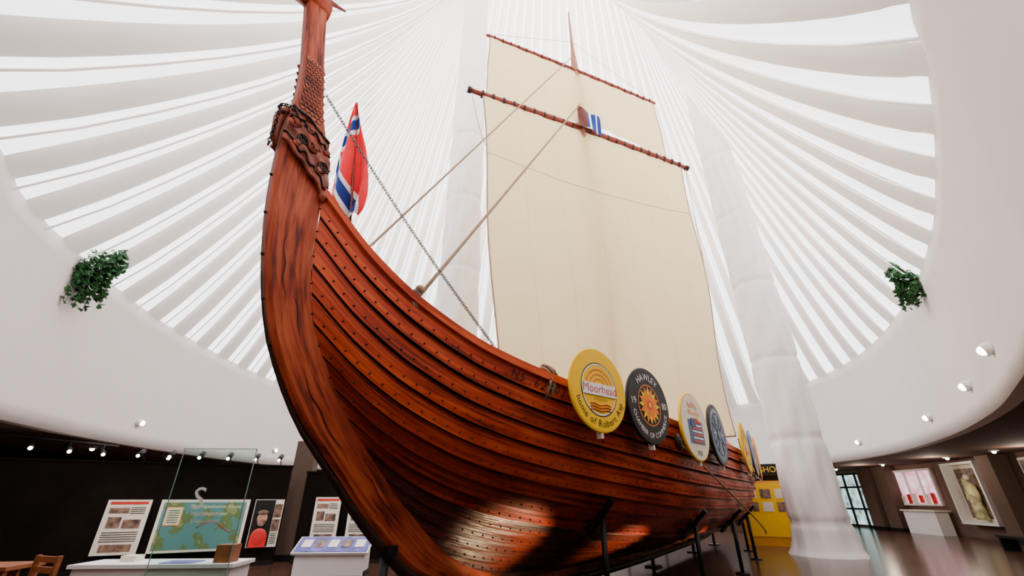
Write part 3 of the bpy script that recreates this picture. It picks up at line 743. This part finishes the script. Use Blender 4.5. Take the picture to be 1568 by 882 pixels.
# ---------------------------------------------------------------- left exhibits
def panelM(x0,y0,x1,y1):
    d=Vector((x1-x0,y1-y0,0)); l=d.length; d.normalize(); U=Vector((0,0,1)); N=d.cross(U)
    Mx=Matrix((d,U,N)).transposed().to_4x4(); Mx.translation=((x0+x1)/2,(y0+y1)/2,0); return Mx,l
def poster(name,x0,y0,x1,y1,z0,z1,kind):
    Mx,l=panelM(x0,y0,x1,y1); h=z1-z0; b=MB(); zc=(z0+z1)/2
    b.box((0,zc,.0),(l,h,.04),M_paper)
    if kind=='text':
        b.box((0,z1-.06*h,.024),(l*.86,.05*h,.006),M_red); b.box((-.18*l,z1-.2*h,.024),(l*.45,.10*h,.006),M_photo)
        b.box((-.22*l,z1-.42*h,.024),(l*.3,.2*h,.006),M_photo); b.box((.18*l,z1-.45*h,.024),(l*.4,.16*h,.006),M_photo); b.box((0,z0+.12*h,.024),(l*.7,.13*h,.006),M_photo)
        for k in range(5): b.box((.0,z1-.60*h-.04*h*k,.024),(l*.8,.012*h,.006),M_ink); 
        for k in range(4): b.box((.24*l,z1-.15*h-.035*h*k,.024),(l*.34,.012*h,.006),M_ink)
    if kind=='map':
        b.box((0,zc,.024),(l*.93,h*.9,.006),M_map); b.box((-.33*l,zc+.18*h,.03),(l*.18,h*.36,.006),M_orange); b.box((-.33*l,zc+.18*h,.034),(l*.165,h*.33,.006),M_cream)
        for k in range(6): b.box((-.33*l,zc+.29*h-.045*h*k,.04),(l*.12,.012*h,.004),M_ink)
        b.text('The Hjemkomst Route',.12,M_cream,TZ(.12*l,z1-.17*h,.032)); b.text('Atlantic Voyage',.09,M_cream,TZ(.12*l,z1-.3*h,.032))
        pts=[(-.05*l+.4*l*k/12,zc-.05*h+.12*h*math.sin(k*.35),.036) for k in range(13)]; b.tube(pts,.008,M_red,4)
    if kind=='portrait':
        b.box((-.14*l,zc,.024),(l*.68,h*.98,.004),M_ink); cx=-.15*l
        b.sphere((cx,zc-.30*h,.03),.27,M_red,n=20,k=10,sc=(.76,.82,.10)); b.box((cx,zc-.42*h,.036),(.40,.16*h,.02),M_red)
        b.sphere((cx,zc+.10*h,.045),.125,M_skin,n=20,k=10,sc=(1,1.3,.15)); b.sphere((cx,zc+.01*h,.055),.105,M_photo,n=20,k=10,sc=(1,.9,.15))
        b.sphere((cx,zc+.22*h,.06),.125,M_photo,n=20,k=10,sc=(1.05,.5,.12))
        for sx in(-.045,.045): b.sphere((cx+sx,zc+.13*h,.068),.016,M_ink,sc=(1,.6,.3))
        b.box((cx,zc+.08*h,.066),(.025,.06,.02),M_skin)
        b.box((.34*l,zc+.26*h,.03),(.26*l,.28*h,.006),M_photo); b.box((.34*l,zc-.05*h,.03),(.26*l,.24*h,.006),M_photo)
        for k in range(6): b.box((.34*l,zc-.22*h-.04*h*k,.035),(.22*l,.012*h,.004),M_ink)
    b.obj(name).matrix_world=Mx
def partition(name,x0,y0,x1,y1,h,m):
    Mx,l=panelM(x0,y0,x1,y1); b=MB(); b.box((0,h/2,-.08),(l,h,.1),m); b.box((0,.05,-.02),(l,.1,.03),M_black); b.box((0,h-.02,-.08),(l+.04,.05,.14),m); b.obj(name).matrix_world=Mx
partition('exhibit_partition',-12.2,10.6,-6.4,13.5,2.45,M_darkwall)
def onA(t): return (-12.2+5.8*t,10.6+2.9*t)
def pa(name,t0,t1,z0,z1,k): 
    a=onA(t0);c=onA(t1); poster(name,a[0]+.03,a[1]-.06,c[0]+.03,c[1]-.06,z0,z1,k)
pa('exhibit_text_panel',.395,.53,.38,1.56,'text')
pa('exhibit_map_panel',.56,.865,.38,1.56,'map')
pa('exhibit_portrait_panel',.885,.995,.42,1.56,'portrait')
b=MB(); b.box((0,0,1.6),(.6,.35,3.2),M_browncol); b.box((0,0,.08),(.67,.42,.16),M_black); b.obj('brown_pillar',loc=(-6.4,14.3,0))
partition('exhibit_partition',-6.0,13.6,-2.9,13.9,2.3,M_darkwall)
poster('exhibit_text_panel',-5.55,13.5,-4.85,13.55,.5,1.62,'text'); poster('exhibit_text_panel',-4.6,13.55,-3.9,13.6,.5,1.62,'text')
b=MB(); b.box((0,0,.24),(1.6,.5,.48),M_white); Mr=Matrix.Translation((0,-.05,.58))@Matrix.Rotation(math.radians(28),4,'X')
b.box((0,0,0),(1.75,.62,.05),M_white,Mr); b.box((0,0,.03),(1.68,.56,.015),M_purple,Mr)
for k in range(5): b.box((-.62+.31*k,.02,.042),(.22,.28,.008),M_photo if k%2 else M_cream,Mr)
b.box((0,0,.04),(1.66,.46,.08),M_black); b.obj('exhibit_reading_rail',loc=(-4.25,11.9,0),rot=(0,0,.06))
b=MB(); b.box((0,0,.34),(2.3,.6,.62),M_white); b.box((0,0,.675),(2.4,.7,.05),M_white); b.box((0,0,.04),(2.1,.5,.08),M_black); b.box((.95,-.1,.82),(.26,.24,.24),M_bench); b.box((.3,-.1,.705),(.5,.35,.01),M_purple)
b.box((-.6,.1,.74),(.22,.22,.08),M_cream); b.obj('display_counter',loc=(-5.45,7.95,0),rot=(0,0,.06))
b=MB(); b.box((0,0,.70),(1.5,.7,.05),M_bench)
for i in(-.68,.68):
    for j in(-.28,.28): b.box((i,j,.34),(.07,.07,.68),M_bench)
b.box((0,0,.62),(1.35,.04,.1),M_bench); b.obj('wooden_table',loc=(-7.9,7.35,0),rot=(0,0,.15))
b=MB(); b.box((0,0,.46),(.5,.5,.05),M_bench)
for i in(-.21,.21):
    for j in(-.21,.21): b.box((i,j,.23),(.05,.05,.46),M_bench)
for i in(-.21,.21): b.box((i,.22,.68),(.05,.05,.45),M_bench)
for z in(.62,.74,.86): b.box((0,.22,z),(.42,.03,.07),M_bench)
b.obj('wooden_chair',loc=(-6.3,6.55,0),rot=(0,0,-.3))
# glass sign
b=MB(); b.box((0,0,1.12),(.98,.012,2.2),M_glass); b.box((0,0,.02),(1.05,.3,.04),M_black)
for x in(-.493,.493): b.box((x,0,1.12),(.008,.014,2.2),M_glassedge)
b.box((0,0,2.222),(.99,.014,.008),M_glassedge)
RX=Matrix.Rotation(math.pi/2,4,'X')
b.text('S',.38,M_white,Matrix.Translation((-.10,-.02,1.47))@RX); b.text('Hjemkomst',.085,M_cream,Matrix.Translation((.05,-.02,1.39))@RX); b.text('& Stave Church',.055,M_cream,Matrix.Translation((.05,-.02,1.31))@RX)
b.obj('etched_glass_sign',loc=(-4.1,6.4,0),rot=(0,0,.05))
b=MB()
b.tube([(-13.5,8.8,ZB-.12),(-12.6,14.5,ZB-.12)],.03,M_black,6)
for k in range(6):
    y=9.3+k*.95; x=-13.4+.15*k; b.tube([(x,y,ZB-.12),(x,y,ZB-.3)],.02,M_black,6); b.tube([(x-.1,y,ZB-.25),(x+.15,y-.1,ZB-.4)],.08,M_black,10); b.sphere((x+.16,y-.11,ZB-.41),.05,M_glow)
b.obj('track_spotlights')
b=MB()
for t in(.46,.56,.66,.76,.86,.95):
    x,y=onA(t); b.tube([(x,y,2.44),(x+.12,y-.35,2.62)],.012,M_black,6); b.tube([(x+.12,y-.30,2.68),(x+.14,y-.45,2.56)],.06,M_black,10); b.sphere((x+.14,y-.46,2.55),.04,M_glow)
for x in(-5.4,-4.6,-3.9): b.tube([(x,13.6,2.3),(x,13.3,2.45)],.012,M_black,6); b.sphere((x,13.24,2.42),.04,M_glow); b.tube([(x,13.38,2.5),(x,13.25,2.42)],.055,M_black,10)
b.obj('panel_picture_lights')
# ---------------------------------------------------------------- right side
def outhit(kx):
    best=None
    for i in range(NR):
        p=outer[i]
        if p.y>5 and p.x>5:
            e=abs(p.x/p.y-kx)
            if best is None or e<best[0]: best=(e,i)
    i=best[1]; p=outer[i]; t=(outer[(i+1)%NR]-outer[i-1]).normalized()
    n_=Vector((t.y,-t.x)); 
    if n_.dot(C-p)<0: n_=-n_
    N=Vector((n_.x,n_.y,0)); U=Vector((0,0,1)); X=U.cross(N); Mx=Matrix((X,U,N)).transposed().to_4x4(); Mx.translation=(p.x,p.y,0); return Mx
Mx=outhit(.712); b=MB()
b.box((0,1.5,.12),(3.8,2.9,.03),M_out)
for x in(-1.9,-.95,0,.95,1.9): b.box((x,1.5,.16),(.12,3.0,.08),M_black)
for z in(.1,1.0,2.2,2.95): b.box((0,z,.16),(3.8,.1,.08),M_black)
b.obj('door_1').matrix_world=Mx
b=MB(); b.box((0,2.98,.9),(.5,.22,.08),M_black); b.text('EXIT',.18,M_exit,TZ(0,2.92,.95)); b.obj('exit_sign').matrix_world=outhit(.72)
Mx=outhit(.868); b=MB(); b.box((0,2.1,.12),(2.6,1.6,.03),M_shop)
for x in(-1.3,-.45,.45,1.3): b.box((x,2.1,.16),(.1,1.7,.08),M_white)
for z in(1.3,2.9): b.box((0,z,.16),(2.7,.1,.1),M_white)
for k in range(6): b.box((-1.05+.4*k,1.55,.17),(.2,.35+.1*(k%3),.08),M_red if k%2 else M_cream)
b.obj('window_1').matrix_world=Mx
b=MB(); b.box((0,.5,.55),(2.1,1.0,.6),M_white); b.box((0,1.03,.55),(2.3,.06,.75),M_cream); b.obj('reception_counter').matrix_world=outhit(.885)
Mx=outhit(.99); b=MB()
b.box((0,1.8,.06),(2.1,2.3,.06),M_cream); b.box((0,1.8,.10),(1.9,2.0,.02),M_photo)
for x in(-1.05,1.05): b.box((x,1.8,.28),(.1,2.4,.5),M_white)
for z in(.6,3.0): b.box((0,z,.28),(2.2,.1,.5),M_white)
b.tube([(0,.75,.3),(0,1.3,.3),(0,1.7,.3),(0,2.05,.3),(0,2.25,.3)],.3,M_golden,12,rs=[.22,.20,.16,.20,.06]); b.sphere((0,2.42,.3),.13,M_cream)
for sx in(-1,1): b.tube([(sx*.18,2.12,.3),(sx*.32,1.8,.32),(sx*.30,1.5,.36)],.07,M_golden,8)
b.box((-.5,1.9,.14),(.35,1.0,.03),M_golden); b.box((.55,1.7,.14),(.3,1.2,.03),M_cream)
b.obj('costume_display_case').matrix_world=Mx
Mx=outhit(1.15); b=MB(); b.box((0,1.9,.06),(2.3,2.2,.06),M_white); b.box((0,1.9,.1),(2.1,2.0,.02),M_photo); b.box((0,2.6,.115),(1.4,.2,.01),M_cream); b.sphere((0,1.8,.115),.4,M_darkwood,sc=(1,1,.05)); b.obj('wall_poster').matrix_world=Mx
for kx in(.775,.815,1.07):
    Mx=outhit(kx); b=MB(); b.box((0,1.59,.36),(.9,3.18,.6),M_browncol); b.box((0,.08,.36),(.96,.16,.66),M_black); b.obj('brown_pillar').matrix_world=Mx
b=MB(); b.box((0,0,.42),(1.8,.5,.08),M_black)
for x in(-.75,.75): b.box((x,0,.19),(.1,.45,.38),M_black)
b.obj('dark_bench',loc=(16.7,16.2,0),rot=(0,0,1.2))
b=MB(); b.box((0,0,1.1),(1.9,.9,2.2),M_amber); b.box((0,-.46,1.2),(1.7,.03,1.8),M_yellow); b.box((0,0,2.62),(2.1,.3,.4),M_ink)
for x in(-.9,.9): b.box((x,0,2.3),(.08,.2,.3),M_ink)
b.text('GIFT SHOP',.30,M_yellow,Matrix.Translation((0,-.16,2.52))@RX)
for i in range(3):
    for j in range(2): b.box((-.5+.5*i,-.48,1.3+.45*j),(.36,.02,.32),M_cream if (i+j)%2 else M_photo)
b.obj('yellow_information_kiosk',loc=(10.0,18.7,0),rot=(0,0,-.5))
b=MB(); b.box((0,0,.72),(2.2,.9,.06),M_bench)
for i in(-1,1):
    for j in(-.38,.38): b.box((i,j,.35),(.07,.07,.7),M_black)
b.obj('visitor_table',loc=(12.5,26,0))
# ---------------------------------------------------------------- lights
def spot(name,loc,tgt,e,ang,col=(1,.76,.42),r=.10,blend=.9):
    l=D.lights.new(name,'SPOT'); l.energy=e; l.spot_size=math.radians(ang); l.color=col; l.shadow_soft_size=r; l.spot_blend=blend
    o=D.objects.new(name,l); o.location=loc; o.rotation_euler=(Vector(tgt)-Vector(loc)).to_track_quat('-Z','Y').to_euler(); scene.collection.objects.link(o); return o
def upl(s0,w0,s1,w1,z1,e,ang=45):
    a=shipM@L(s0,w0,0); t=shipM@L(s1,w1,z1)
    b=MB(); b.tube([(0,0,0),(0,0,.05)],.14,M_black,12); b.tube([(0,0,.05),(0,0,.16)],.09,M_black,12); b.obj('floor_uplight',loc=(a.x,a.y,0)); spot('uplight_beam',(a.x,a.y,.22),t,e,ang)
upl(-4.7,2.0,-5.0,.8,.9,420,46); upl(-2.3,2.4,-2.66,1.1,.9,360,42); upl(.6,2.8,.3,1.3,.9,260,36)
for x,y,tx,ty,e in((-9.3,9.3,-9.6,11.8,170),(-7.4,9.9,-8.2,12.6,210),(-6.2,10.8,-6.8,13.2,120),(-4.9,11.6,-4.8,13.6,130)):
    spot('exhibit_spot_beam',(x,y,3.0),(tx,ty,.9),e,50,col=(1,.88,.72))
for x,y in((18.3,20),(18.8,25),(17.5,15.5)):
    l=D.lights.new('hall_downlight_beam','POINT'); l.energy=90; l.color=(1,.82,.65); l.shadow_soft_size=.15; o=D.objects.new('hall_downlight_beam',l); o.location=(x,y,2.9); scene.collection.objects.link(o)
w=D.worlds.new('World'); scene.world=w; w.use_nodes=True
w.node_tree.nodes['Background'].inputs[0].default_value=(.75,.85,1,1); w.node_tree.nodes['Background'].inputs[1].default_value=1.0
cd=D.cameras.new('camera'); cd.sensor_width=36; cd.lens=15.0; cd.clip_start=.05; cd.clip_end=200
co_=D.objects.new('camera',cd); co_.location=(0,0,1.6); co_.rotation_euler=(math.radians(90+26.2),0,0); scene.collection.objects.link(co_); scene.camera=co_
